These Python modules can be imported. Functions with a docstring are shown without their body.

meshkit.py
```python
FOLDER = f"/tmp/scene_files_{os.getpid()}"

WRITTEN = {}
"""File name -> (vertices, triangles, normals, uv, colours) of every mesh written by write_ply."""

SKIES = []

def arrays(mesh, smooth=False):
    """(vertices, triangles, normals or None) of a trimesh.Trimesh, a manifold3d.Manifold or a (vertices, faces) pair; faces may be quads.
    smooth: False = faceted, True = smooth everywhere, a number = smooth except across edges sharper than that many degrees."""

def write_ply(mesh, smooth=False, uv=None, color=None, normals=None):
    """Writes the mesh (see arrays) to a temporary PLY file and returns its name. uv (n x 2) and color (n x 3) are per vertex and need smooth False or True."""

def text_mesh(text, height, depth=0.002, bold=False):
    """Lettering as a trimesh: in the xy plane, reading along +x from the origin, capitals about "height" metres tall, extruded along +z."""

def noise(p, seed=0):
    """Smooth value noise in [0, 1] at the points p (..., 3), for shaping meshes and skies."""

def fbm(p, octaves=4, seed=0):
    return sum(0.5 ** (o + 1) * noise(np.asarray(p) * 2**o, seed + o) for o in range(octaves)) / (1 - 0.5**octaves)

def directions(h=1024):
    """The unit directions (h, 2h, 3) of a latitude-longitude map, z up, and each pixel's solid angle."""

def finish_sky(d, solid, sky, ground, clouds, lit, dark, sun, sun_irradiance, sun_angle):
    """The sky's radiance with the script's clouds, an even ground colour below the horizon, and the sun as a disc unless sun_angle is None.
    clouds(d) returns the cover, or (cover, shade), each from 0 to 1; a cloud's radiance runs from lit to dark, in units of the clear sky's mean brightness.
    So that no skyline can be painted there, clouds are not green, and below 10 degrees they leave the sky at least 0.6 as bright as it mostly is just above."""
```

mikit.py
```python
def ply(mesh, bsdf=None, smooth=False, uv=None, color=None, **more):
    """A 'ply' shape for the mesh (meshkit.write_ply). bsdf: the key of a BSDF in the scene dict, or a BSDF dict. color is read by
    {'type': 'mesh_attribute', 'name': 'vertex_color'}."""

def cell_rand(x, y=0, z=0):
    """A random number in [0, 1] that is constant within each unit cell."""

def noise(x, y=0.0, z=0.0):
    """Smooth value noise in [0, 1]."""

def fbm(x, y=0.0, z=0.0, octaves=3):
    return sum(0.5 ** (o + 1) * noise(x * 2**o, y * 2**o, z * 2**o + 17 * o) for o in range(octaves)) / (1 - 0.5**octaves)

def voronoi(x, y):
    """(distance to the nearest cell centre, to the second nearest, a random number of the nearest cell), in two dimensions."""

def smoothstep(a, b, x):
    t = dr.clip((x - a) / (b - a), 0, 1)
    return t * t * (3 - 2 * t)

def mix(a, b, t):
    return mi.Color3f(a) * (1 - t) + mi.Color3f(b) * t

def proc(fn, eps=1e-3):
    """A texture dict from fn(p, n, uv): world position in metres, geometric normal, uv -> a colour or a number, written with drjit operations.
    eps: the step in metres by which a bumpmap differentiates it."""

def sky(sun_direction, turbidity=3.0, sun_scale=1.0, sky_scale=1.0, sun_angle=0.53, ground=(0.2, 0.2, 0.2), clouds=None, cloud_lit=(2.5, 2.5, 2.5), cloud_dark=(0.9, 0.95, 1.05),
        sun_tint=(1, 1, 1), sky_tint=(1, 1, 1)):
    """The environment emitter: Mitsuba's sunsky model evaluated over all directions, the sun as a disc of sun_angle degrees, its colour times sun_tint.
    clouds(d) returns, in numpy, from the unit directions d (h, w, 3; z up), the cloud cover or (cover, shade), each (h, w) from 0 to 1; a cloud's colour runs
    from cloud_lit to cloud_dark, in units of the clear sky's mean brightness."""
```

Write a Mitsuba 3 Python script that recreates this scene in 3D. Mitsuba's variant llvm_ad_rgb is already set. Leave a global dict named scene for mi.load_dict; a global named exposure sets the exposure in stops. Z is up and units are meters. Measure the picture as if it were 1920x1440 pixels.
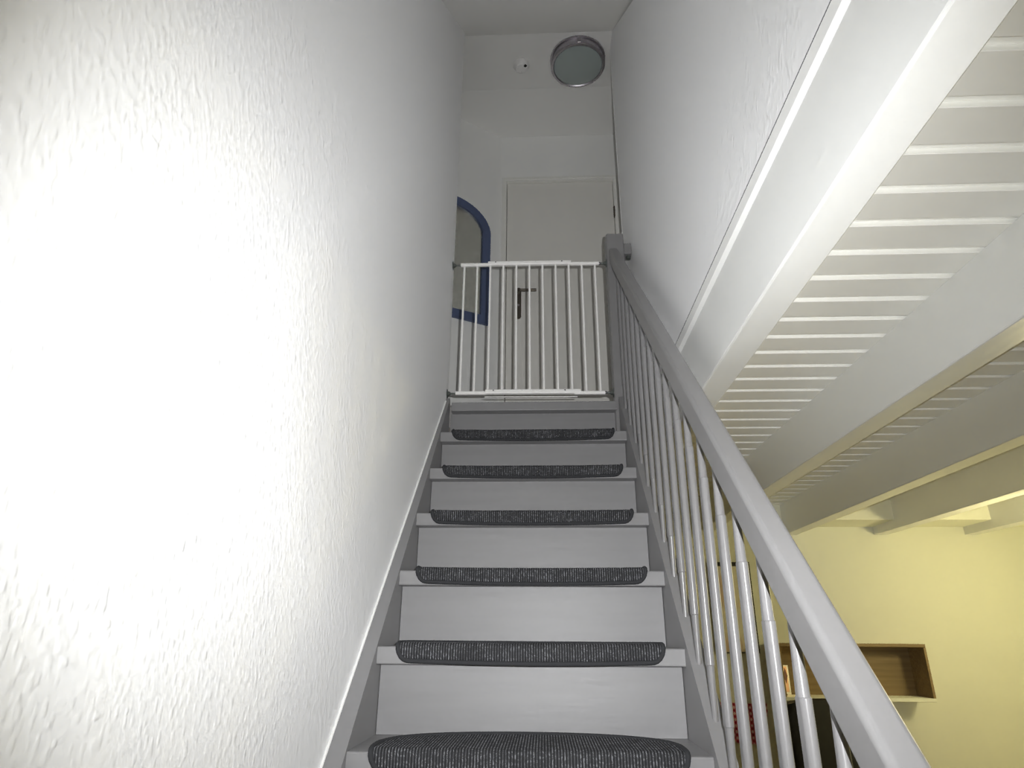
import math, random
import numpy as np
import trimesh
import mitsuba as mi
import drjit as dr
import mikit
import meshkit
from shapely.geometry import Polygon, LineString, Point, box as sbox

random.seed(3)
np.random.seed(3)
T = mi.ScalarTransform4f
scene = {'type': 'scene'}
labels = {}

# ------------------------------------------------------------------ camera, light, exposure
CAM = np.array([0.0362, -1.5138, 0.2288])
FWD = np.array([-0.0455, 0.9299, 0.3650])
UP = np.array([0.0109, -0.3649, 0.9310])
RIGHT = np.cross(FWD, UP)
scene['camera'] = {'type': 'perspective', 'fov': 77.229, 'fov_axis': 'x', 'near_clip': 0.02, 'far_clip': 60.0,
                   'to_world': T().look_at(origin=CAM.tolist(), target=(CAM + FWD).tolist(), up=UP.tolist())}
# the camera's own flash tube, up and to the right of the lens
FLASH = CAM + RIGHT * 0.064 + UP * 0.055 + FWD * 0.005
FLASH_AIM = FWD - UP * 0.075
scene['flash'] = {'type': 'spot', 'to_world': T().look_at(origin=FLASH.tolist(), target=(FLASH + FLASH_AIM).tolist(), up=UP.tolist()),
                  'cutoff_angle': 50.0, 'beam_width': 24.0, 'intensity': {'type': 'rgb', 'value': [11.3, 11.4, 11.5]}}
PENDANT = (2.80, 1.70, 0.55)
PENDANT_L = [56.0, 49.5, 26.0]
exposure = 0.0

# ------------------------------------------------------------------ measures
R_, G_ = 0.2013, 0.1999           # rise and going; nosing i stands at y = i*G_, z = i*R_
HW = 0.3785                       # half the clear width of the flight
ZL = 6 * R_                       # landing
ZF = -7 * R_                      # floor below
SL = R_ / G_
XR = 0.490                        # face of the right wall
YB = 2.15                         # back wall of the landing
ZB0, ZB1 = 0.89, 1.10             # ceiling beams below: underside, top
def xl(y): return -0.424 + 0.0208 * y       # face of the left wall

# ------------------------------------------------------------------ materials
N, F, S = mikit.noise, mikit.fbm, mikit.smoothstep

def rgb(*c): return {'type': 'rgb', 'value': list(c) if len(c) == 3 else [c[0]] * 3}
def bump(bsdf, fn, scale, eps=1e-3):
    return {'type': 'bumpmap', 'arbitrary': mikit.proc(fn, eps), 'scale': scale, 'bsdf': bsdf}
def two(b): return {'type': 'twosided', 'bsdf': b}
def pri(color, rough, spec=0.5, **k):
    return {'type': 'principled', 'base_color': color if isinstance(color, dict) else rgb(*color), 'roughness': rough, 'specular': spec, **k}

def woodchip(p, n, uv):
    a = S(0.50, 0.80, N(p.x * 160, p.y * 160, p.z * 75))
    b = S(0.55, 0.85, N(p.x * 120 + 7, p.y * 115 + 3, p.z * 60))
    c = S(0.88, 0.97, N(p.x * 75 + 1, p.y * 75 + 9, p.z * 55 + 5))
    return 0.5 * a + 0.4 * b + 0.7 * c
scene['mat_wallpaper'] = two(bump(pri((0.80, 0.803, 0.81), 0.5, 0.4), woodchip, 0.0013, 0.0010))
scene['mat_plaster'] = two(pri((0.80, 0.80, 0.785), 0.6, 0.3))
def soft(p, n, uv):
    return F(p.x * 14, p.y * 14, p.z * 14)
scene['mat_ceiling'] = two(pri((0.74, 0.735, 0.715), 0.7, 0.2))
scene['mat_soffit'] = two(pri((0.72, 0.715, 0.70), 0.7, 0.2))

def grain_x(p, n, uv):                      # brush and grain marks running along x
    return F(p.x * 5, (p.z + p.y) * 70, 3.0) + 0.7 * F(p.x * 9 + 2, (p.z + p.y) * 190, 1.0)
GREY = (0.212, 0.210, 0.214)
def grey_col(p, n, uv):
    v = F(p.x * 4, (p.z + p.y) * 45, 2.0)
    return mi.Color3f(*GREY) * (0.95 + 0.10 * v)
scene['mat_grey_wood'] = two(bump(pri(mikit.proc(grey_col), 0.44, 0.34), grain_x, 0.00028, 0.0015))
scene['mat_grey_paint'] = two(pri(GREY, 0.48, 0.35))
scene['mat_grey_rail'] = two(pri((0.205, 0.202, 0.204), 0.38, 0.5))
scene['mat_grey_baluster'] = two(pri((0.205, 0.202, 0.206), 0.27, 0.5))

def beam_h(p, n, uv):
    return F(p.x * 60, p.y * 5, p.z * 60) + 1.5 * S(0.86, 0.95, N(p.x * 40, p.y * 12, p.z * 24))
scene['mat_white_beam'] = two(bump(pri((0.71, 0.715, 0.70), 0.32, 0.45), beam_h, 0.0005, 0.002))
scene['mat_white_board'] = two(pri((0.85, 0.85, 0.81), 0.45, 0.4))
scene['mat_white_trim'] = two(pri((0.82, 0.82, 0.805), 0.35, 0.5))
scene['mat_cream_wall'] = two(pri((0.76, 0.76, 0.64), 0.7, 0.2))
scene['mat_door'] = two(pri((0.74, 0.725, 0.685), 0.45, 0.4))
scene['mat_door_frame'] = two(pri((0.76, 0.755, 0.72), 0.45, 0.4))
scene['mat_gate'] = two(pri((0.86, 0.85, 0.83), 0.35, 0.5))
scene['mat_dark_hole'] = two(pri((0.12, 0.12, 0.13), 0.6, 0.3))
scene['mat_chrome'] = {'type': 'roughconductor', 'material': 'Cr', 'alpha': 0.16, 'specular_reflectance': rgb(0.75)}
scene['mat_steel'] = {'type': 'roughconductor', 'material': 'Cr', 'alpha': 0.25, 'specular_reflectance': rgb(0.75)}
scene['mat_zinc'] = two(pri((0.13, 0.145, 0.135), 0.33, 0.5, metallic=0.6))
scene['mat_dark_metal'] = two(pri((0.13, 0.115, 0.095), 0.33, 0.5, metallic=0.7))
scene['mat_mirror'] = {'type': 'conductor', 'material': 'Ag', 'specular_reflectance': rgb(0.95, 0.97, 0.93)}
def blue_col(p, n, uv):
    return mi.Color3f(0.085, 0.112, 0.205) * (0.9 + 0.2 * F(p.x * 30, p.y * 30, p.z * 9))
scene['mat_blue_frame'] = two(pri(mikit.proc(blue_col), 0.5, 0.4))
scene['mat_lamp_glass'] = two(pri((0.31, 0.355, 0.345), 0.25, 0.5))
scene['mat_plastic'] = two(pri((0.74, 0.73, 0.72), 0.45, 0.4))
scene['mat_black'] = two(pri((0.012, 0.012, 0.013), 0.5, 0.35))
scene['mat_black_frame'] = two(pri((0.018, 0.017, 0.014), 0.4, 0.4))

def mat_col(p, n, uv):
    s = p.y + p.z
    fl = N(p.x * 520 + 9.0 * N(p.x * 90, s * 200, 4.0), s * 150, 3.0)
    rib = 0.5 + 0.5 * dr.cos(p.x * (2 * math.pi / 0.0064))
    tone = N(p.x * 40, s * 14, 2.0)
    v = 0.022 + rib * rib * (0.030 + 0.030 * tone + 0.17 * S(0.45, 0.95, fl))
    return mi.Color3f(v * 0.97, v * 0.985, v * 1.06)
scene['mat_pile'] = two(pri(mikit.proc(mat_col), 0.95, 0.1))
scene['mat_binding'] = two(pri((0.034, 0.035, 0.038), 0.9, 0.15))

def check_col(p, n, uv):
    k = 0.017
    a, b = dr.floor((p.x + p.z) / k), dr.floor((p.x - p.z) / k)
    even = dr.abs((a + b) - 2 * dr.floor((a + b) / 2)) < 0.5
    other = dr.abs(a - 2 * dr.floor(a / 2)) < 0.5
    red, pale, mid = mi.Color3f(0.28, 0.016, 0.040), mi.Color3f(0.74, 0.56, 0.58), mi.Color3f(0.48, 0.12, 0.17)
    return dr.select(even, dr.select(other, red, pale), mid)
scene['mat_check'] = two(pri(mikit.proc(check_col), 0.9, 0.1))
def wood_col(p, n, uv):
    v = F(p.x * 4, p.y * 60, p.z * 60)
    return mikit.mix((0.16, 0.105, 0.045), (0.27, 0.19, 0.09), v)
scene['mat_brown_wood'] = two(pri(mikit.proc(wood_col), 0.5, 0.4))
def art_col(p, n, uv):
    v = F(p.x * 7, p.z * 6, 3.0)
    return mikit.mix((0.74, 0.70, 0.55), (0.62, 0.47, 0.36), S(0.45, 0.75, v + (1.28 - p.x) * 1.2))
scene['mat_art'] = two(pri(mikit.proc(art_col), 0.4, 0.4))
def small_art(p, n, uv):
    d = dr.abs(p.x - 1.577) / 0.012 + dr.abs(p.z + 0.0) / 0.05
    return dr.select(d < 1.0, mi.Color3f(0.10, 0.05, 0.04), mi.Color3f(0.80, 0.52, 0.36))
scene['mat_small_art'] = two(pri(mikit.proc(small_art), 0.4, 0.4))
def floor_col(p, n, uv):
    v = F(p.x * 6, p.y * 50, 2.0)
    return mikit.mix((0.34, 0.28, 0.20), (0.46, 0.38, 0.27), v)
scene['mat_floor'] = two(pri(mikit.proc(floor_col), 0.4, 0.4))
scene['mat_carpet'] = two(pri((0.33, 0.32, 0.31), 0.9, 0.1))

# ------------------------------------------------------------------ helpers
def number(key):
    if key not in scene and key not in labels and not any(k.startswith(key + '__') for k in scene):
        return key
    n = 1
    while True:
        k = f'{key}_{n:03d}'
        if k not in scene and k not in labels and not any(q.startswith(k + '__') for q in scene):
            return k
        n += 1

def add(name, mesh, m, parent=None, smooth=False, **more):
    key = number(name if parent is None else f'{parent}__{name}')
    if isinstance(mesh, list):
        mesh = trimesh.util.concatenate(mesh)
    scene[key] = mikit.ply(mesh, m, smooth, **more)
    return key

def thing(name, label, cat, group=None):
    key = number(name)
    labels[key] = {'label': label, 'category': cat}
    if group:
        labels[key]['group'] = group
    return key

def struct(key):
    labels[key] = {'kind': 'structure'}
    return key

def hull(pts): return trimesh.convex.convex_hull(np.asarray(pts, float))

def cbox(x0, x1, y0, y1, z0, z1, c=0.0):
    """A box with its edges chamfered by c."""
    if c <= 0:
        return trimesh.creation.box(bounds=[[x0, y0, z0], [x1, y1, z1]])
    pts = []
    for x, sx in ((x0, 1), (x1, -1)):
        for y, sy in ((y0, 1), (y1, -1)):
            for z, sz in ((z0, 1), (z1, -1)):
                pts += [(x + sx * c, y + sy * c, z), (x + sx * c, y, z + sz * c), (x, y + sy * c, z + sz * c)]
    return hull(pts)

def extrude(poly, axis, a, b):
    """A polygon extruded from a to b; axis 'x': polygon in (y, z), 'y': in (x, z), 'z': in (x, y)."""
    if not isinstance(poly, Polygon):
        poly = Polygon(poly)
    m = trimesh.creation.extrude_polygon(poly, b - a, engine='earcut')
    v = m.vertices.copy()
    v[:, 2] += a
    if axis == 'x':
        w = v[:, [2, 0, 1]]
    elif axis == 'y':
        w = v[:, [0, 2, 1]]
    else:
        w = v
    m = trimesh.Trimesh(w, m.faces, process=False)
    if m.volume < 0:
        m.invert()
    return m

def tube(p, q, r, n=16, r2=None, cap=True):
    """A straight round rod (or cone) from p to q."""
    p, q = np.asarray(p, float), np.asarray(q, float)
    L = np.linalg.norm(q - p)
    prof = [(0, 0), (r, 0), (r if r2 is None else r2, L), (0, L)] if cap else [(r, 0), (r if r2 is None else r2, L)]
    m = trimesh.creation.revolve(prof, sections=n)
    m.apply_transform(trimesh.geometry.align_vectors([0, 0, 1], (q - p) / L))
    m.apply_translation(p)
    return m

def lathe(profile, at, n=48, axis=(0, 0, 1)):
    m = trimesh.creation.revolve(profile, sections=n)
    if tuple(axis) != (0, 0, 1):
        m.apply_transform(trimesh.geometry.align_vectors([0, 0, 1], axis))
    m.apply_translation(at)
    return m

def sweep(path, r, n=8, closed=False):
    """A round tube along a polyline; r a number or one per point."""
    P = np.asarray(path, float)
    k = len(P)
    t = (np.roll(P, -1, 0) - np.roll(P, 1, 0)) if closed else np.gradient(P, axis=0)
    t /= np.linalg.norm(t, axis=1, keepdims=True)
    ref = np.array([0.31, 0.22, 0.92])
    a = np.cross(t, ref)
    a /= np.linalg.norm(a, axis=1, keepdims=True)
    b = np.cross(t, a)
    ang = np.arange(n) * 2 * np.pi / n
    rr = np.broadcast_to(r, (k,))[:, None, None]
    v = (P[:, None] + rr * (np.cos(ang)[None, :, None] * a[:, None] + np.sin(ang)[None, :, None] * b[:, None])).reshape(-1, 3)
    f = []
    for i in range(k if closed else k - 1):
        j = (i + 1) % k
        for s in range(n):
            u = (s + 1) % n
            f += [(i * n + s, i * n + u, j * n + u), (i * n + s, j * n + u, j * n + s)]
    if not closed:
        v = np.vstack([v, P[0], P[-1]])
        for s in range(n):
            u = (s + 1) % n
            f += [(k * n, i0 := u, s), (k * n + 1, (k - 1) * n + s, (k - 1) * n + u)]
    m = trimesh.Trimesh(v, np.array(f), process=False)
    if m.volume < 0:
        m.invert()
    return m

def loft(rings):
    """A closed skin through equal-sized rings of points, capped at both ends."""
    V = np.vstack(rings)
    k, n = len(rings), len(rings[0])
    f = []
    for i in range(k - 1):
        for s in range(n):
            u = (s + 1) % n
            f += [(i * n + s, i * n + u, (i + 1) * n + u), (i * n + s, (i + 1) * n + u, (i + 1) * n + s)]
    V = np.vstack([V, np.mean(rings[0], 0), np.mean(rings[-1], 0)])
    for s in range(n):
        u = (s + 1) % n
        f += [(k * n, u, s), (k * n + 1, (k - 1) * n + s, (k - 1) * n + u)]
    m = trimesh.Trimesh(V, np.array(f), process=False)
    if m.volume < 0:
        m.invert()
    return m

def turned(m, deg, at=(0, 0, 0), axis=(0, 0, 1)):
    m = m.copy()
    m.apply_transform(trimesh.transformations.rotation_matrix(math.radians(deg), axis, at))
    return m

# ------------------------------------------------------------------ the setting: stairwell shell
YFRONT = -2.6
ZS0, YS0, ZTOP, YTOP = 2.98, 0.585, 3.65, 1.352      # the sloped ceiling over the flight and the landing's flat ceiling
TS = (ZTOP - ZS0) / (YTOP - YS0)
YLOW = YS0 - (ZS0 - 1.24) / TS                        # where the slope comes down to the floor's height

lw = extrude([(xl(YFRONT), YFRONT), (xl(1.27), 1.27), (xl(1.27) - 0.12, 1.27), (xl(YFRONT) - 0.12, YFRONT)], 'z', ZF, 1.24)
top = [(YLOW, 1.24), (1.27, 1.24), (1.27, ZS0 + (1.27 - YS0) * TS)]
up = extrude(top, 'x', 0, 1)
v = up.vertices.copy()
v[:, 0] = np.array([xl(y) for y in v[:, 1]]) - 0.12 * (1 - v[:, 0])
up = trimesh.Trimesh(v, up.faces, process=False)
struct(add('wall_left', [lw, up], 'mat_wallpaper'))

YRE = 1.49                                            # the right wall ends here, at the landing
top = [(YLOW, 1.1465), (YRE, 1.1465), (YRE, ZTOP), (YTOP, ZTOP)]
struct(add('wall_right', extrude(Polygon(top), 'x', XR, XR + 0.10), 'mat_wallpaper'))
# corner bead of the right wall's end
struct(add('trim_1', hull([(XR - 0.002, YRE - 0.012, 1.21), (XR - 0.002, YRE + 0.004, 1.21), (XR + 0.012, YRE + 0.004, 1.21),
                           (XR - 0.002, YRE - 0.012, ZTOP), (XR - 0.002, YRE + 0.004, ZTOP), (XR + 0.012, YRE + 0.004, ZTOP)]), 'mat_white_trim'))

# sloped and flat ceilings
struct(add('ceiling_slope', extrude([(YLOW, 1.24), (YTOP, ZTOP), (YTOP, ZTOP + 0.1), (YLOW - 0.1, 1.3)], 'x', -1.3, 1.4), 'mat_ceiling'))
struct(add('ceiling_stair_foot', cbox(-0.6, XR + 0.01, YFRONT, YLOW, 1.24, 1.30), 'mat_ceiling'))
YF2 = 1.775
struct(add('ceiling_landing', cbox(-1.3, 1.4, YTOP, YF2, ZTOP, ZTOP + 0.1), 'mat_ceiling'))
struct(add('ceiling_back_slope', extrude([(YF2, ZTOP), (YB + 0.1, ZTOP - 0.085), (YB + 0.1, ZTOP + 0.1), (YF2, ZTOP + 0.1)], 'x', -1.3, 1.4), 'mat_ceiling'))

# back wall of the landing with its doorway, and the slanting wall at its left
DX0, DX1, DZ1 = -0.186, 0.545, ZL + 1.973             # door leaf
FX0, FX1, FZ1 = -0.221, 0.580, ZL + 2.005             # door frame, outer
XC = -0.231
wb = Polygon([(XC, ZL), (FX0, ZL), (FX0, FZ1), (FX1, FZ1), (FX1, ZL), (1.4, ZL), (1.4, 3.6), (XC, 3.6)])
struct(add('wall_back', extrude(wb, 'y', YB, YB + 0.12), 'mat_plaster'))
A35 = math.radians(31)
ud, nd = np.array([math.cos(A35), math.sin(A35)]), np.array([math.sin(A35), -math.cos(A35)])
c0, c1 = np.array([XC, YB]), np.array([XC, YB]) - 1.15 * ud
struct(add('wall_slant', extrude([tuple(c0), tuple(c1), tuple(c1 - 0.1 * nd), tuple(c0 - 0.1 * nd)], 'z', ZL, 3.655), 'mat_plaster'))
struct(add('wall_landing_left', cbox(-1.28, -1.16, 1.15, 1.62, ZL, 3.6), 'mat_plaster'))
struct(add('wall_landing_near', cbox(-1.16, xl(1.27) - 0.12, 1.10, 1.20, ZL, 3.35), 'mat_plaster'))
struct(add('wall_landing_right', cbox(1.28, 1.4, YRE, YB, ZL, 3.6), 'mat_plaster'))
struct(add('wall_landing_front', cbox(XR + 0.10, 1.28, YRE - 0.1, YRE, ZL, 3.6), 'mat_plaster'))
struct(add('floor_landing', [cbox(-1.28, XR, 6 * G_ + 0.06, YB + 0.12, ZL - 0.10, ZL), cbox(XR, 1.4, YRE - 0.1, YB + 0.12, ZL - 0.07, ZL)], 'mat_carpet'))

# door
d = struct('door_1')
add('leaf', cbox(DX0, DX1, YB + 0.010, YB + 0.05, ZL + 0.006, DZ1, 0.003), 'mat_door', d)
fr = Polygon([(FX0, ZL), (FX0, FZ1), (FX1, FZ1), (FX1, ZL), (DX1 + 0.003, ZL), (DX1 + 0.003, DZ1 + 0.003), (DX0 - 0.003, DZ1 + 0.003), (DX0 - 0.003, ZL)])
add('frame', extrude(fr, 'y', YB - 0.014, YB + 0.09), 'mat_door_frame', d)
fi = Polygon([(FX0 - 0.0, ZL), (FX0 - 0.0, FZ1), (FX1, FZ1), (FX1, ZL), (FX1 - 0.016, ZL), (FX1 - 0.016, FZ1 - 0.016), (FX0 + 0.016, FZ1 - 0.016), (FX0 + 0.016, ZL)])
add('architrave', extrude(fi, 'y', YB - 0.020, YB - 0.0138), 'mat_door_frame', d)
hx, hz = -0.106, 2.295
plate = extrude(LineString([(hx, 2.135), (hx, 2.325)]).buffer(0.018), 'y', YB + 0.003, YB + 0.010)
hk = add('handle_plate', plate, 'mat_dark_metal', d)
lever = sweep([(hx, YB + 0.004, hz), (hx, YB - 0.038, hz), (hx + 0.006, YB - 0.047, hz), (hx + 0.018, YB - 0.050, hz), (hx + 0.118, YB - 0.050, hz - 0.001)], 0.0095, 14)
add('lever', lever, 'mat_dark_metal', hk, smooth=50)
add('keyhole', lathe([(0, 0), (0.0085, 0), (0.0085, 0.004), (0, 0.004)], (hx, YB + 0.004, 2.215), 20, (0, -1, 0)), 'mat_chrome', hk)
for z in (2.915, 1.50):
    add('hinge', [tube((DX1 + 0.003, YB - 0.006, z - 0.042), (DX1 + 0.003, YB - 0.006, z + 0.042), 0.0085, 16),
                  tube((DX1 + 0.003, YB - 0.006, z - 0.048), (DX1 + 0.003, YB - 0.006, z - 0.042), 0.006, 12, 0.0085)], 'mat_dark_metal', d, smooth=40)

# the room below
struct(add('floor', cbox(-0.6, 3.5, YFRONT, 3.2, ZF - 0.1, ZF), 'mat_floor'))
struct(add('wall_far', cbox(-0.6, 3.5, 3.10, 3.2, ZF, 1.3), 'mat_cream_wall'))
struct(add('wall_east', cbox(3.4, 3.5, YFRONT, 3.1, ZF, 1.3), 'mat_cream_wall'))
struct(add('wall_front', cbox(-0.6, 3.5, YFRONT - 0.1, YFRONT, ZF, 1.3), 'mat_cream_wall'))

# boarded ceiling below: each board its own piece, wide shadow joints between
cl = struct('ceiling_lower')
add('backing', cbox(XR + 0.003, 3.4, YFRONT, 3.1, ZB1 + 0.013, ZB1 + 0.03), 'mat_white_board', cl)
SP, GAP, Y0 = 0.118, 0.024, 0.1026
kb = 0
y = Y0 - 23 * SP
while y < 3.1:
    a, b = max(y, YFRONT + 0.002), min(y + SP - GAP, 3.098)
    if b - a > 0.01:
        add('board', extrude([(a + 0.0015, ZB1), (b - 0.0015, ZB1), (b, ZB1 + 0.0015), (b, ZB1 + 0.0128), (a, ZB1 + 0.0128), (a, ZB1 + 0.0015)], 'x', 0.58, 3.398), 'mat_white_board', cl)
    y += SP

# beams under the boards, and the edge board of the stair opening
GB = 'white ceiling beams of the lower room'
for i, (x0, x1, lab) in enumerate([(XR + 0.007, 0.576, 'long white painted beam along the stair opening, under the right wall'),
                                   (1.10, 1.19, 'second white ceiling beam, behind the handrail, past the first row of boards'),
                                   (1.71, 1.80, 'third white ceiling beam of the lower room, counted from the stairs'),
                                   (2.32, 2.41, 'fourth white ceiling beam of the lower room, counted from the stairs'),
                                   (2.93, 3.02, 'white ceiling beam of the lower room, farthest from the stairs')]):
    b = extrude(Polygon([(x0 + 0.0045, ZB0), (x1 - 0.006, ZB0), (x1, ZB0 + 0.006), (x1, ZB1 - 0.0005), (x0, ZB1 - 0.0005), (x0, ZB0 + 0.0045), (x0 + 0.0013, ZB0 + 0.0013)]), 'y', YFRONT + 0.001, 3.098)
    k = add('ceiling_beam', b, 'mat_white_beam')
    labels[k] = {'label': lab, 'category': 'beam', 'group': GB}
struct(add('trim_2', extrude(Polygon([(XR, 1.1443), (XR + 0.05, 1.1443), (XR + 0.05, ZB1), (XR + 0.012, ZB1), (XR, ZB1 + 0.013)]), 'y', YFRONT + 0.002, YRE), 'mat_white_trim'))

add('gap_shade', cbox(XR - 0.0006, XR + 0.04, YFRONT + 0.002, YRE, 1.1444, 1.1464), 'mat_dark_hole', 'trim_2')  # dark coloured strip, stands in for the shade in the gap under the wall

# ------------------------------------------------------------------ staircase
st = thing('staircase', 'steep closed staircase painted grey, with treads, risers and side strings', 'staircase')
OV, TH = 0.045, 0.0413
def nosing(y0, y1, z1, x0, x1, th=TH):
    """A tread with a rounded front edge."""
    r = 0.0035
    pr = [(y1, z1 - th), (y1, z1)]
    pr += [(y0 + r - r * math.sin(t), z1 - r + r * math.cos(t)) for t in np.linspace(0, math.pi / 2, 4)]
    pr += [(y0 + r - r * math.cos(t), z1 - th + r - r * math.sin(t)) for t in np.linspace(0, math.pi / 2, 4)]
    return extrude(Polygon(pr), 'x', x0, x1)
for i in range(-6, 6):
    add('tread', nosing(i * G_, (i + 1) * G_ + OV + 0.01, i * R_, -HW - 0.001, HW + 0.001), 'mat_grey_wood', st)
add('landing_nosing', nosing(6 * G_, 6 * G_ + 0.058, ZL, -HW + 0.01, HW - 0.006), 'mat_grey_wood', st)
for i in range(-6, 7):
    add('riser', cbox(-HW + 0.0005, HW - 0.0005, i * G_ + OV, i * G_ + OV + 0.018, (i - 1) * R_ + 0.0005, i * R_ - TH - 0.0005), 'mat_grey_wood', st)
ya, yb_ = -1.25, 1.224
lo = 0.30                                             # depth of the strings, measured plumb
off = 0.004
prof = lambda o: [(ya, max(ya * SL + o, ZF)), (yb_, yb_ * SL + o), (yb_, yb_ * SL + o - lo), ((ZF + lo - o) / SL, ZF), (ya, ZF)]
lst = extrude(Polygon(prof(off)), 'x', 0, 1)
v = lst.vertices.copy()
v[:, 0] = -HW - 0.0015 - v[:, 0] * np.array([-HW - 0.0015 - xl(q) - 0.001 for q in v[:, 1]])
lst = trimesh.Trimesh(v, lst.faces, process=False)
if lst.volume < 0:
    lst.invert()
add('string', lst, 'mat_grey_paint', st)
add('string', extrude(Polygon([(ya, max(ya * SL + 0.026, ZF)), (1.19, 1.19 * SL + 0.026), (1.19, 1.19 * SL + 0.026 - lo), ((ZF + lo - 0.026) / SL, ZF), (ya, ZF)]), 'x', HW + 0.0015, HW + 0.041), 'mat_grey_paint', st)
add('sealant_bead', sweep([(xl(q) + 0.0036, q, q * SL + off + 0.002) for q in np.linspace(-1.2, 1.2, 9)], 0.0032, 8), 'mat_white_trim', st)

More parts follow.
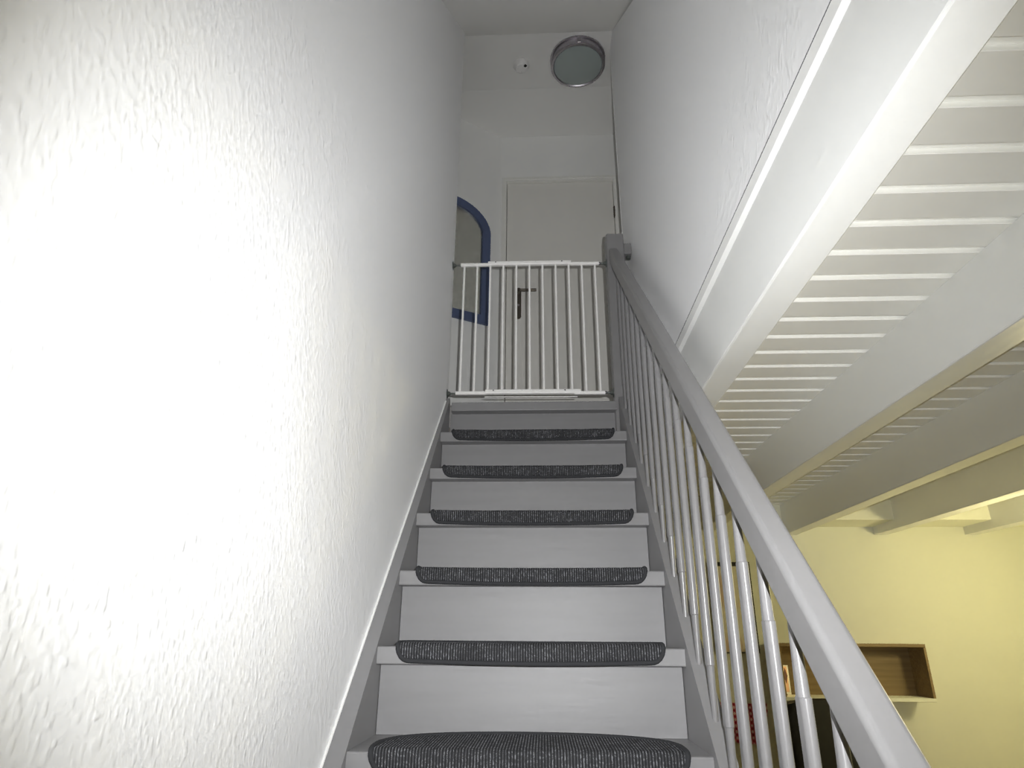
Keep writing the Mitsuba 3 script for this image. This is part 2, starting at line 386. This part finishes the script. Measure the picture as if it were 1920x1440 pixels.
# ------------------------------------------------------------------ stair mats
MA, MT = 0.3265, 0.0075
def mat_grid(i, nu, ns, ribs, inset=0.0, lift=0.0):
    xs = np.linspace(-MA + inset, MA - inset, nu)
    n = xs / MA
    rc = 0.022
    ex = np.clip((np.abs(xs) - (MA - rc)) / rc, 0, 1)
    hf = 0.0320 + 0.0060 * (1 - n**2) - rc * (1 - np.sqrt(1 - np.clip(ex, 0, 0.999)**2)) - inset * 0.8      # drop down the front
    dp = 0.058 + 0.180 * np.sqrt(np.clip(1 - (np.abs(n) * 0.999)**2.3, 0, 1)) - inset * 0.8                 # depth on the tread
    rb = 0.0075
    g0, g1 = [], []
    for x, h, d_ in zip(xs, hf, dp):
        a = h - rb * 0.3
        L = a + rb * math.pi / 2 + d_ - rb
        s = np.linspace(0, L, ns)
        y_, z_, ny, nz = np.zeros(ns), np.zeros(ns), np.zeros(ns), np.zeros(ns)
        f = s < a
        y_[f], z_[f], ny[f], nz[f] = 0, s[f] - h, -1, 0
        m = (s >= a) & (s < a + rb * math.pi / 2)
        t = (s[m] - a) / rb
        y_[m], z_[m], ny[m], nz[m] = rb * 0.3 * (1 - np.cos(t)), -rb * 0.3 + rb * 0.3 * np.sin(t), -np.cos(t), np.sin(t)
        e = s >= a + rb * math.pi / 2
        y_[e], z_[e], ny[e], nz[e] = s[e] - a - rb * math.pi / 2 + rb * 0.3, 0, 0, 1
        t_ = MT + lift + 0.0022 * abs(x / MA)**3
        if ribs:
            edge = np.clip(np.minimum(s, L - s) / 0.006, 0, 1) * min(1, (MA - inset - abs(x)) / 0.006)
            t_ = t_ - 0.0022 + (0.0022 + 0.0005 * math.cos(2 * math.pi * x / 0.0064)) * edge
        y0, z0 = i * G_ - 0.0006, i * R_ + 0.0006
        g0.append(np.stack([np.full(ns, x), y0 + y_, z0 + z_], 1))
        g1.append(np.stack([np.full(ns, x), y0 + y_ + ny * t_, z0 + z_ + nz * t_], 1))
    return np.array(g0), np.array(g1)

def mat_pile(i):
    nu, ns = 612, 34
    a, b = mat_grid(i, nu, ns, True, 0.004)
    V = np.vstack([a.reshape(-1, 3), b.reshape(-1, 3)])
    I = np.arange(nu * ns).reshape(nu, ns)
    J = I + nu * ns
    q = lambda A, B, C, D: np.vstack([np.stack([A.ravel(), B.ravel(), C.ravel()], 1), np.stack([A.ravel(), C.ravel(), D.ravel()], 1)])
    f = [q(J[:-1, :-1], J[1:, :-1], J[1:, 1:], J[:-1, 1:]), q(I[:-1, :-1], I[:-1, 1:], I[1:, 1:], I[1:, :-1])]
    for P, Q in ((I[:, 0], J[:, 0]), (J[:, -1], I[:, -1]), (J[0], I[0]), (I[-1], J[-1])):
        f.append(q(P[:-1], P[1:], Q[1:], Q[:-1]))
    m = trimesh.Trimesh(V, np.vstack(f), process=False)
    if m.volume < 0:
        m.invert()
    return m

def mat_binding(i):
    a, b = mat_grid(i, 81, 24, False, 0.0, 0.0)
    c = a + 0.82 * (b - a)
    out = list(c[:, 0]) + list(c[-1, 1:]) + list(c[::-1, -1][1:]) + list(c[0, ::-1][1:-1])
    P = np.array(out)
    keep = [0]
    for k in range(1, len(P)):
        if np.linalg.norm(P[k] - P[keep[-1]]) > 0.0035:
            keep.append(k)
    P = P[keep]
    for _ in range(2):
        P = 0.5 * P + 0.25 * (np.roll(P, 1, 0) + np.roll(P, -1, 0))
    return sweep(P, 0.0057, 8, True)

ORD = ['lowest and nearest of the six', 'second from the bottom', 'third from the bottom', 'fourth from the bottom, third from the top', 'second from the top', 'topmost, just under the white gate']
for i in range(6):
    k = thing('stair_mat', f'dark grey ribbed stair mat, {ORD[i]}', 'stair mat', 'stair mats on the treads')
    add('pile', mat_pile(i), 'mat_pile', k, smooth=True)
    add('binding', mat_binding(i), 'mat_binding', k, smooth=True)

# ------------------------------------------------------------------ stair railing
rl = thing('stair_railing', 'grey painted stair railing with handrail, slim balusters and newel post, right of the stairs', 'railing')
# handrail: rounded rectangle swept along the pitch
hx0, hx1, ho0, ho1, RS = 0.377, 0.4215, 0.757, 0.850, 0.962
pitch = math.atan(RS)
hh = (ho1 - ho0) * math.cos(pitch)
ring = sbox(-(hx1 - hx0) / 2, -hh / 2, (hx1 - hx0) / 2, hh / 2).buffer(-0.011).buffer(0.011, quad_segs=6)
ring = np.array(ring.exterior.coords)[:-1]
def rail_ring(yc, plumb=False):
    zc = yc * RS + (ho0 + ho1) / 2
    if plumb:
        return np.stack([(hx0 + hx1) / 2 + ring[:, 0], np.full(len(ring), yc), zc + ring[:, 1] / math.cos(pitch)], 1)
    return np.stack([(hx0 + hx1) / 2 + ring[:, 0], yc - ring[:, 1] * math.sin(pitch), zc + ring[:, 1] * math.cos(pitch)], 1)
add('handrail', loft([rail_ring(-1.30, True), rail_ring(1.205, True)]), 'mat_grey_rail', rl, smooth=40)

# balusters: oval bars with necks tapering to both ends
def stadium(hx_, hy_, n=10):
    r = min(hx_, hy_)
    e = hy_ - r
    t = np.linspace(0, math.pi, n)
    top_ = np.stack([r * np.cos(t), e + r * np.sin(t)], 1)
    return np.vstack([top_, -top_])
def baluster(y, x=0.400):
    z0, z1 = y * SL + 0.012, y * RS + ho0 + 0.014
    n0, n1 = z0 + 0.118, z1 - 0.145
    BX, BY = 0.0090, 0.0158
    rows = [(z0 - 0.016, 0.0058, 0.0062), (z0, 0.0060, 0.0066), (z0 + 0.05, 0.0070, 0.0090), (n0 - 0.001, 0.0079, 0.0116), (n0, BX - 0.0006, BY - 0.0006), (n0 + 0.0012, BX, BY), (n1 - 0.0012, BX, BY),
            (n1, BX - 0.0003, BY - 0.0005), (n1 + 0.001, 0.0086, 0.0125), (n1 + 0.05, 0.0079, 0.0098), (z1 - 0.04, 0.0068, 0.0074), (z1, 0.0060, 0.0060)]
    return loft([np.column_stack([x + s[:, 0], y + s[:, 1], np.full(len(s), z)]) for z, hx_, hy_ in rows for s in [stadium(hx_, hy_)]])
for k in range(-3, 18):
    yk = 0.7884 - 0.1069 * k
    if -1.2 < yk < 1.16:
        add('baluster', baluster(yk), 'mat_grey_baluster', rl, smooth=38)

NX0, NX1, NY0, NY1 = 0.366, 0.4515, 1.208, 1.292
ntop = 2.098
nr = sbox(NX0, ZL - 0.25, NX1, ntop).buffer(-0.010).buffer(0.010, quad_segs=6)
post = extrude(nr, 'y', NY0, NY1)
add('newel_post', hull(np.vstack([post.vertices * [1, 0, 1] + [0, NY0 + 0.004, 0], post.vertices * [1, 0, 1] + [0, NY1 - 0.004, 0],
                                  (post.vertices - [(NX0 + NX1) / 2, 0, 1.5]) * [0.91, 0, 0.994] + [(NX0 + NX1) / 2, NY0, 1.5],
                                  (post.vertices - [(NX0 + NX1) / 2, 0, 1.5]) * [0.91, 0, 0.994] + [(NX0 + NX1) / 2, NY1, 1.5]])), 'mat_grey_rail', rl)
bk = add('wall_block', cbox(NX1 + 0.0005, XR - 0.0008, 1.216, 1.284, 1.985, 2.045, 0.003), 'mat_grey_rail', rl)
add('bolt', [lathe([(0, 0), (0.011, 0), (0.012, 0.012), (0.006, 0.014), (0.006, 0.019), (0, 0.019)], (0.474, 1.238, 1.9665), 20)], 'mat_zinc', bk)

# ------------------------------------------------------------------ safety gate
gt = thing('safety_gate', 'white metal stair gate of thin bars closing the top of the stairs', 'gate')
GY = 1.236
def gx(u): return -0.4005 + (u - 848) * (0.7724 / 292)
ZT, ZBt = 1.951, 1.268
tilt = -0.004                                          # falls a little to the right
def gz(z, x): return z + tilt * (x + 0.35) / 0.7
def rail(x0, x1, z, r, y=GY):
    ell = sbox(-r, -r, r, r).buffer(-r * 0.55).buffer(r * 0.55, quad_segs=5)
    e = np.array(ell.exterior.coords)[:-1]
    return loft([np.column_stack([np.full(len(e), x), y + e[:, 0], gz(z, x) + e[:, 1]]) for x in (x0, x1)])
for z in (ZT, ZBt):
    add('rail', rail(gx(864), gx(917), z - 0.003, 0.0085), 'mat_gate', gt, smooth=40)
    sl = add('rail_sleeve', rail(gx(916), gx(1071 if z == ZT else 1081), z + 0.002, 0.0115), 'mat_gate', gt, smooth=40)
    add('rail', rail(gx(1070), gx(1123), z - 0.004, 0.0085), 'mat_gate', gt, smooth=40)
    if z == ZBt:
        add('rail', rail(gx(914), gx(1076), z - 0.0145, 0.0022, GY + 0.020), 'mat_gate', gt, smooth=40)
    for n_, u in enumerate((930, 955, 980, 1005, 1030, 1054)):
        x = gx(u)
        add('hole', lathe([(0, 0), (0.0034 if n_ % 5 == 0 else 0.0026, 0), (0.0030 if n_ % 5 == 0 else 0.002, 0.0008), (0, 0.0008)], (x, GY - 0.0117, gz(z, x) + 0.0065), 12, (0, -1, 0)), 'mat_dark_hole' if n_ % 5 == 0 else 'mat_plastic', sl)
for k in range(11):
    x = -0.3390 + 0.06465 * k
    dy = 0.0 if k < 9 else 0.003
    add('bar', tube((x, GY + dy, gz(ZBt, x) - 0.004), (x, GY + dy, gz(ZT, x) + 0.002), 0.0053, 14), 'mat_gate', gt, smooth=40)
for z in (ZT, ZBt):
    # left fixing: threaded spindle and cup screwed to the wall
    xw = xl(GY) + 0.0006
    zz = gz(z, -0.38) - 0.005
    fx = add('wall_fixing', [lathe([(0, 0), (0.0215, 0), (0.0215, 0.002), (0.012, 0.005), (0.0085, 0.014), (0.0045, 0.017), (0, 0.017)], (xw, GY, zz), 24, (1, 0, 0))], 'mat_zinc', gt, smooth=40)
    add('spindle', tube((xw + 0.015, GY, zz), (gx(865), GY, zz), 0.0042, 12), 'mat_zinc', fx, smooth=40)
    xe = NX0 - 0.0006
    zz = gz(z, 0.35) - 0.004
    fx = add('wall_fixing', [lathe([(0, 0), (0.0215, 0), (0.0215, 0.002), (0.012, 0.005), (0.0085, 0.014), (0.0045, 0.017), (0, 0.017)], (xe, GY, zz), 24, (-1, 0, 0))], 'mat_zinc', gt, smooth=40)
    add('spindle', tube((gx(1121), GY, zz), (xe - 0.015, GY, zz), 0.0050, 12), 'mat_zinc', fx, smooth=40)
    add('end_cap', lathe([(0, 0), (0.0072, 0), (0.0072, 0.006), (0.005, 0.010), (0, 0.010)], (gx(1122.5), GY, zz), 16, (1, 0, 0)), 'mat_chrome', fx, smooth=40)

# ------------------------------------------------------------------ arched mirror on the slanting wall
mr = thing('wall_mirror', 'arched wall mirror in a wide blue frame, half hidden by the left wall', 'mirror')
s1 = -0.0815                                            # right outer edge, along the wall from the corner
MW, MZ0, MZS, MH = 0.60, 2.045, 2.705, 0.228
def arch(in_):
    t = np.linspace(0, math.pi, 49)
    a, b = MW / 2 - in_, MH - in_
    pts = [(s1 - MW / 2 + a * math.cos(q), MZS + b * math.sin(q)) for q in t]
    return Polygon([(s1 - MW / 2 + a, MZ0 + in_)] + pts + [(s1 - MW / 2 - a, MZ0 + in_)])
def on_slant(m):
    v = m.vertices
    w = np.column_stack([XC + v[:, 0] * ud[0] + v[:, 2] * nd[0], YB + v[:, 0] * ud[1] + v[:, 2] * nd[1], v[:, 1]])
    m = trimesh.Trimesh(w, m.faces, process=False)
    if m.volume < 0:
        m.invert()
    return m
ext = lambda poly, a, b: (lambda m: trimesh.Trimesh(m.vertices + [0, 0, a], m.faces, process=False))(trimesh.creation.extrude_polygon(poly, b - a, engine='earcut'))
add('frame', on_slant(ext(arch(0).difference(arch(0.056)), 0.001, 0.024)), 'mat_blue_frame', mr)
add('mirror_glass', on_slant(ext(arch(0.0565), 0.003, 0.009)), 'mat_mirror', mr)

# ------------------------------------------------------------------ ceiling lamp and smoke detector over the landing
lp = thing('ceiling_lamp', 'round flush ceiling lamp with chrome ring and frosted greenish glass, unlit', 'lamp')
LX, LY = 0.2899, 1.545
dn = lambda pr, x, y, n=64: lathe([(r, -z) for r, z in pr][::-1], (x, y, ZTOP - 0.0006), n)
add('base', dn([(0, 0), (0.150, 0), (0.150, 0.030), (0, 0.030)], LX, LY), 'mat_plastic', lp, smooth=40)
rg = [(0.150, 0.0), (0.172, 0.0), (0.174, 0.006), (0.171, 0.012), (0.163, 0.014), (0.163, 0.050), (0.169, 0.053), (0.171, 0.060), (0.167, 0.067), (0.156, 0.069), (0.150, 0.062), (0.150, 0.0)]
rk = add('ring', dn(rg, LX, LY), 'mat_chrome', lp, smooth=30)
add('glass', dn([(0, 0.032), (0.1495, 0.032), (0.1495, 0.063), (0.13, 0.072), (0.09, 0.079), (0.04, 0.0825), (0, 0.083)], LX, LY), 'mat_lamp_glass', lp, smooth=40)
for a in (55, 125, 270):
    ca, sa = math.cos(math.radians(a)), math.sin(math.radians(a))
    m = cbox(0.160, 0.1755, -0.012, 0.012, 0.006, 0.060, 0.002)
    m.apply_transform(trimesh.transformations.rotation_matrix(math.radians(a), [0, 0, 1]))
    m.vertices *= [1, 1, -1]
    m.invert()
    m.apply_translation((LX, LY, ZTOP - 0.0006))
    add('clip', m, 'mat_chrome', rk)

sd = thing('smoke_detector', 'small round white smoke detector on the landing ceiling', 'smoke detector')
SX, SY = -0.070, 1.575
add('housing', dn([(0, 0), (0.051, 0), (0.053, 0.004), (0.052, 0.013), (0.047, 0.020), (0.046, 0.026), (0.038, 0.036), (0.030, 0.039), (0, 0.040)], SX, SY, 48), 'mat_plastic', sd, smooth=35)
for a, r0, w in ((-40, 0.031, 0.008), (70, 0.022, 0.006), (200, 0.022, 0.006)):
    m = cbox(r0 - 0.004, r0 + 0.012, -w, w, 0.034, 0.0405, 0.001)
    m.apply_transform(trimesh.transformations.rotation_matrix(math.radians(a), [0, 0, 1]))
    m.vertices *= [1, 1, -1]
    m.invert()
    m.apply_translation((SX, SY, ZTOP - 0.0006))
    add('slot', m, 'mat_black' if a == -40 else 'mat_soffit', sd)

# ------------------------------------------------------------------ seen through the balusters: the room below
YW = 3.098
pf = thing('picture', 'large picture in a thin black frame on the cream wall behind the balusters', 'picture')
PX0, PX1, PZ0, PZ1 = 1.165, 1.440, 0.130, 0.705
add('frame', extrude(sbox(PX0, PZ0, PX1, PZ1).difference(sbox(PX0 + 0.010, PZ0 + 0.006, PX1 - 0.010, PZ1 - 0.026)), 'y', YW - 0.022, YW), 'mat_black_frame', pf)
add('print', cbox(PX0 + 0.0105, PX1 - 0.0105, YW - 0.012, YW - 0.004, PZ0 + 0.0065, PZ1 - 0.0265), 'mat_art', pf)

# checked cloth on a wall hook
cz = thing('kitchen_cloth', 'red and white checked cloth hanging on the cream wall behind the lowest balusters', 'cloth')
nu, nv = 40, 30
rows_ = []
for j in range(nv):
    tz = j / (nv - 1)
    z = -0.165 - 0.222 * tz
    xa = 1.150 + (0.075 * max(0, tz - 0.30) / 0.70)
    xb = 1.440 - 0.045 * max(0, tz - 0.25) / 0.75 - 0.05 * max(0, tz - 0.85) / 0.15
    xs = np.linspace(xa, xb, nu)
    yy = YW - 0.022 - 0.012 * np.sin(xs * 46 + tz * 1.5) * (0.3 + 0.7 * tz)
    front = np.column_stack([xs, yy - 0.002, np.full(nu, z) - 0.006 * np.sin(xs * 20)])
    back = np.column_stack([xs, yy + 0.002, np.full(nu, z) - 0.006 * np.sin(xs * 20)])
    rows_.append(np.vstack([front, back[::-1]]))
add('fabric', loft(rows_), 'mat_check', cz, smooth=50)
for x in (1.17, 1.42):
    add('hook', tube((x, YW - 0.03, -0.163), (x, YW, -0.158), 0.006, 12), 'mat_brown_wood', cz)

# wooden wall shelf with a small picture and a lamp glowing in it
sh = thing('wall_shelf', 'open brown wall shelf on the far wall, right of the picture', 'shelf')
HX0, HX1, HZ0, HZ1, HD = 1.50, 2.40, -0.125, 0.190, 0.20
add('back_panel', cbox(HX0 + 0.015, HX1 - 0.015, YW - 0.012, YW - 0.0005, HZ0 + 0.015, HZ1 - 0.015), 'mat_brown_wood', sh)
add('top_panel', cbox(HX0, HX1, YW - HD, YW - 0.0005, HZ1 - 0.0148, HZ1 + 0.004, 0.002), 'mat_brown_wood', sh)
add('shelf_board', cbox(HX0, HX1, YW - HD - 0.006, YW - 0.0005, HZ0 - 0.006, HZ0 + 0.0148, 0.002), 'mat_cream_wall', sh)
for x in (HX0, HX1 - 0.015):
    add('side_panel', cbox(x, x + 0.015, YW - HD, YW - 0.0005, HZ0 + 0.015, HZ1 - 0.015, 0.001), 'mat_brown_wood', sh)
sp = thing('small_picture', 'tiny white framed picture with orange glow standing in the wall shelf', 'picture')
add('frame', extrude(sbox(1.545, HZ0 + 0.0155, 1.598, 0.062).difference(sbox(1.552, HZ0 + 0.03, 1.589, 0.054)), 'y', YW - 0.040, YW - 0.030), 'mat_gate', sp)
add('print', cbox(1.5525, 1.5885, YW - 0.036, YW - 0.031, HZ0 + 0.0305, 0.0535), 'mat_small_art', sp)
tl = thing('shelf_lamp', 'small glowing warm lamp inside the wall shelf, left of the tiny picture', 'lamp')
add('base', lathe([(0, 0), (0.02, 0), (0.02, 0.008), (0.005, 0.012), (0.005, 0.10), (0, 0.10)], (1.535, YW - 0.09, HZ0 + 0.0152), 20), 'mat_steel', tl, smooth=30)
add('bulb', trimesh.creation.icosphere(2, 0.016), None, tl, smooth=True, to_world=T().translate([1.535, YW - 0.09, HZ0 + 0.131]),
    emitter={'type': 'area', 'radiance': {'type': 'rgb', 'value': [16.0, 12.5, 5.5]}})

# dropped box under the ceiling at the far wall
struct(add('trim_3', cbox(1.722, 3.398, 2.80, 3.098, 0.945, ZB1 - 0.001), 'mat_cream_wall'))

# black high-backed armchair
ch = thing('armchair', 'black high backed swivel armchair in the room behind the balusters', 'chair')
cx_, cy_ = 1.715, 2.50
def pad(x0, x1, y0, y1, z0, z1, r):
    pts = []
    for x in (x0 + r, x1 - r):
        for y_ in (y0 + r, y1 - r):
            for z in (z0 + r, z1 - r):
                s_ = trimesh.creation.icosphere(2, r)
                pts.append(s_.vertices + [x, y_, z])
    return hull(np.vstack(pts))
rings = []
for tz in np.linspace(0, 1, 14):
    z = -0.98 + 0.865 * tz
    w = 0.225 + 0.05 * tz - 0.035 * (max(0, tz - 0.85) / 0.15)**2
    yy = cy_ + 0.22 + 0.10 * tz
    t = np.linspace(0, 2 * math.pi, 28, endpoint=False)
    rings.append(np.column_stack([cx_ + w * np.sign(np.cos(t)) * np.abs(np.cos(t))**0.6, yy + 0.055 * np.sign(np.sin(t)) * np.abs(np.sin(t))**0.7, np.full(28, z) - 0.03 * (np.cos(t)**2) * (tz > 0.9)]))
add('backrest', loft(rings), 'mat_black', ch, smooth=50)
add('seat', pad(cx_ - 0.27, cx_ + 0.27, cy_ - 0.30, cy_ + 0.24, ZF + 0.38, ZF + 0.49, 0.05), 'mat_black', ch, smooth=True)
for s_ in (-1, 1):
    xx = cx_ + s_ * 0.30
    add('armrest', [pad(xx - 0.03, xx + 0.03, cy_ - 0.2, cy_ + 0.2, ZF + 0.64, ZF + 0.69, 0.02), sweep([(xx, cy_ - 0.1, ZF + 0.66), (xx, cy_ - 0.1, ZF + 0.46), (cx_ + s_ * 0.2, cy_ - 0.1, ZF + 0.43)], 0.014, 10)], 'mat_black', ch, smooth=50)
add('column', tube((cx_, cy_, ZF + 0.09), (cx_, cy_, ZF + 0.40), 0.03, 20), 'mat_steel', ch, smooth=40)
for a in range(5):
    t = math.radians(72 * a + 10)
    e = np.array([cx_ + 0.29 * math.cos(t), cy_ + 0.29 * math.sin(t), ZF + 0.065])
    add('foot', tube((cx_, cy_, ZF + 0.105), e, 0.022, 12, 0.014), 'mat_black', ch, smooth=40)
    add('castor', trimesh.creation.icosphere(2, 0.028).apply_translation(e - [0, 0, 0.036]), 'mat_black', ch, smooth=True)

# pendant lamp of the room below, right of the frame
pl = thing('pendant_lamp', 'warm glowing globe pendant hanging from the boarded ceiling of the lower room', 'lamp')
add('globe', trimesh.creation.icosphere(3, 0.12), None, pl, smooth=True, to_world=T().translate(list(PENDANT)), emitter={'type': 'area', 'radiance': {'type': 'rgb', 'value': PENDANT_L}})
add('cord', tube((PENDANT[0], PENDANT[1], PENDANT[2] + 0.122), (PENDANT[0], PENDANT[1], 0.8895), 0.004, 10), 'mat_black', pl)
add('holder', lathe([(0, 0), (0.03, 0), (0.026, 0.03), (0.008, 0.045), (0, 0.045)], (PENDANT[0], PENDANT[1], PENDANT[2] + 0.1195), 20), 'mat_steel', pl)
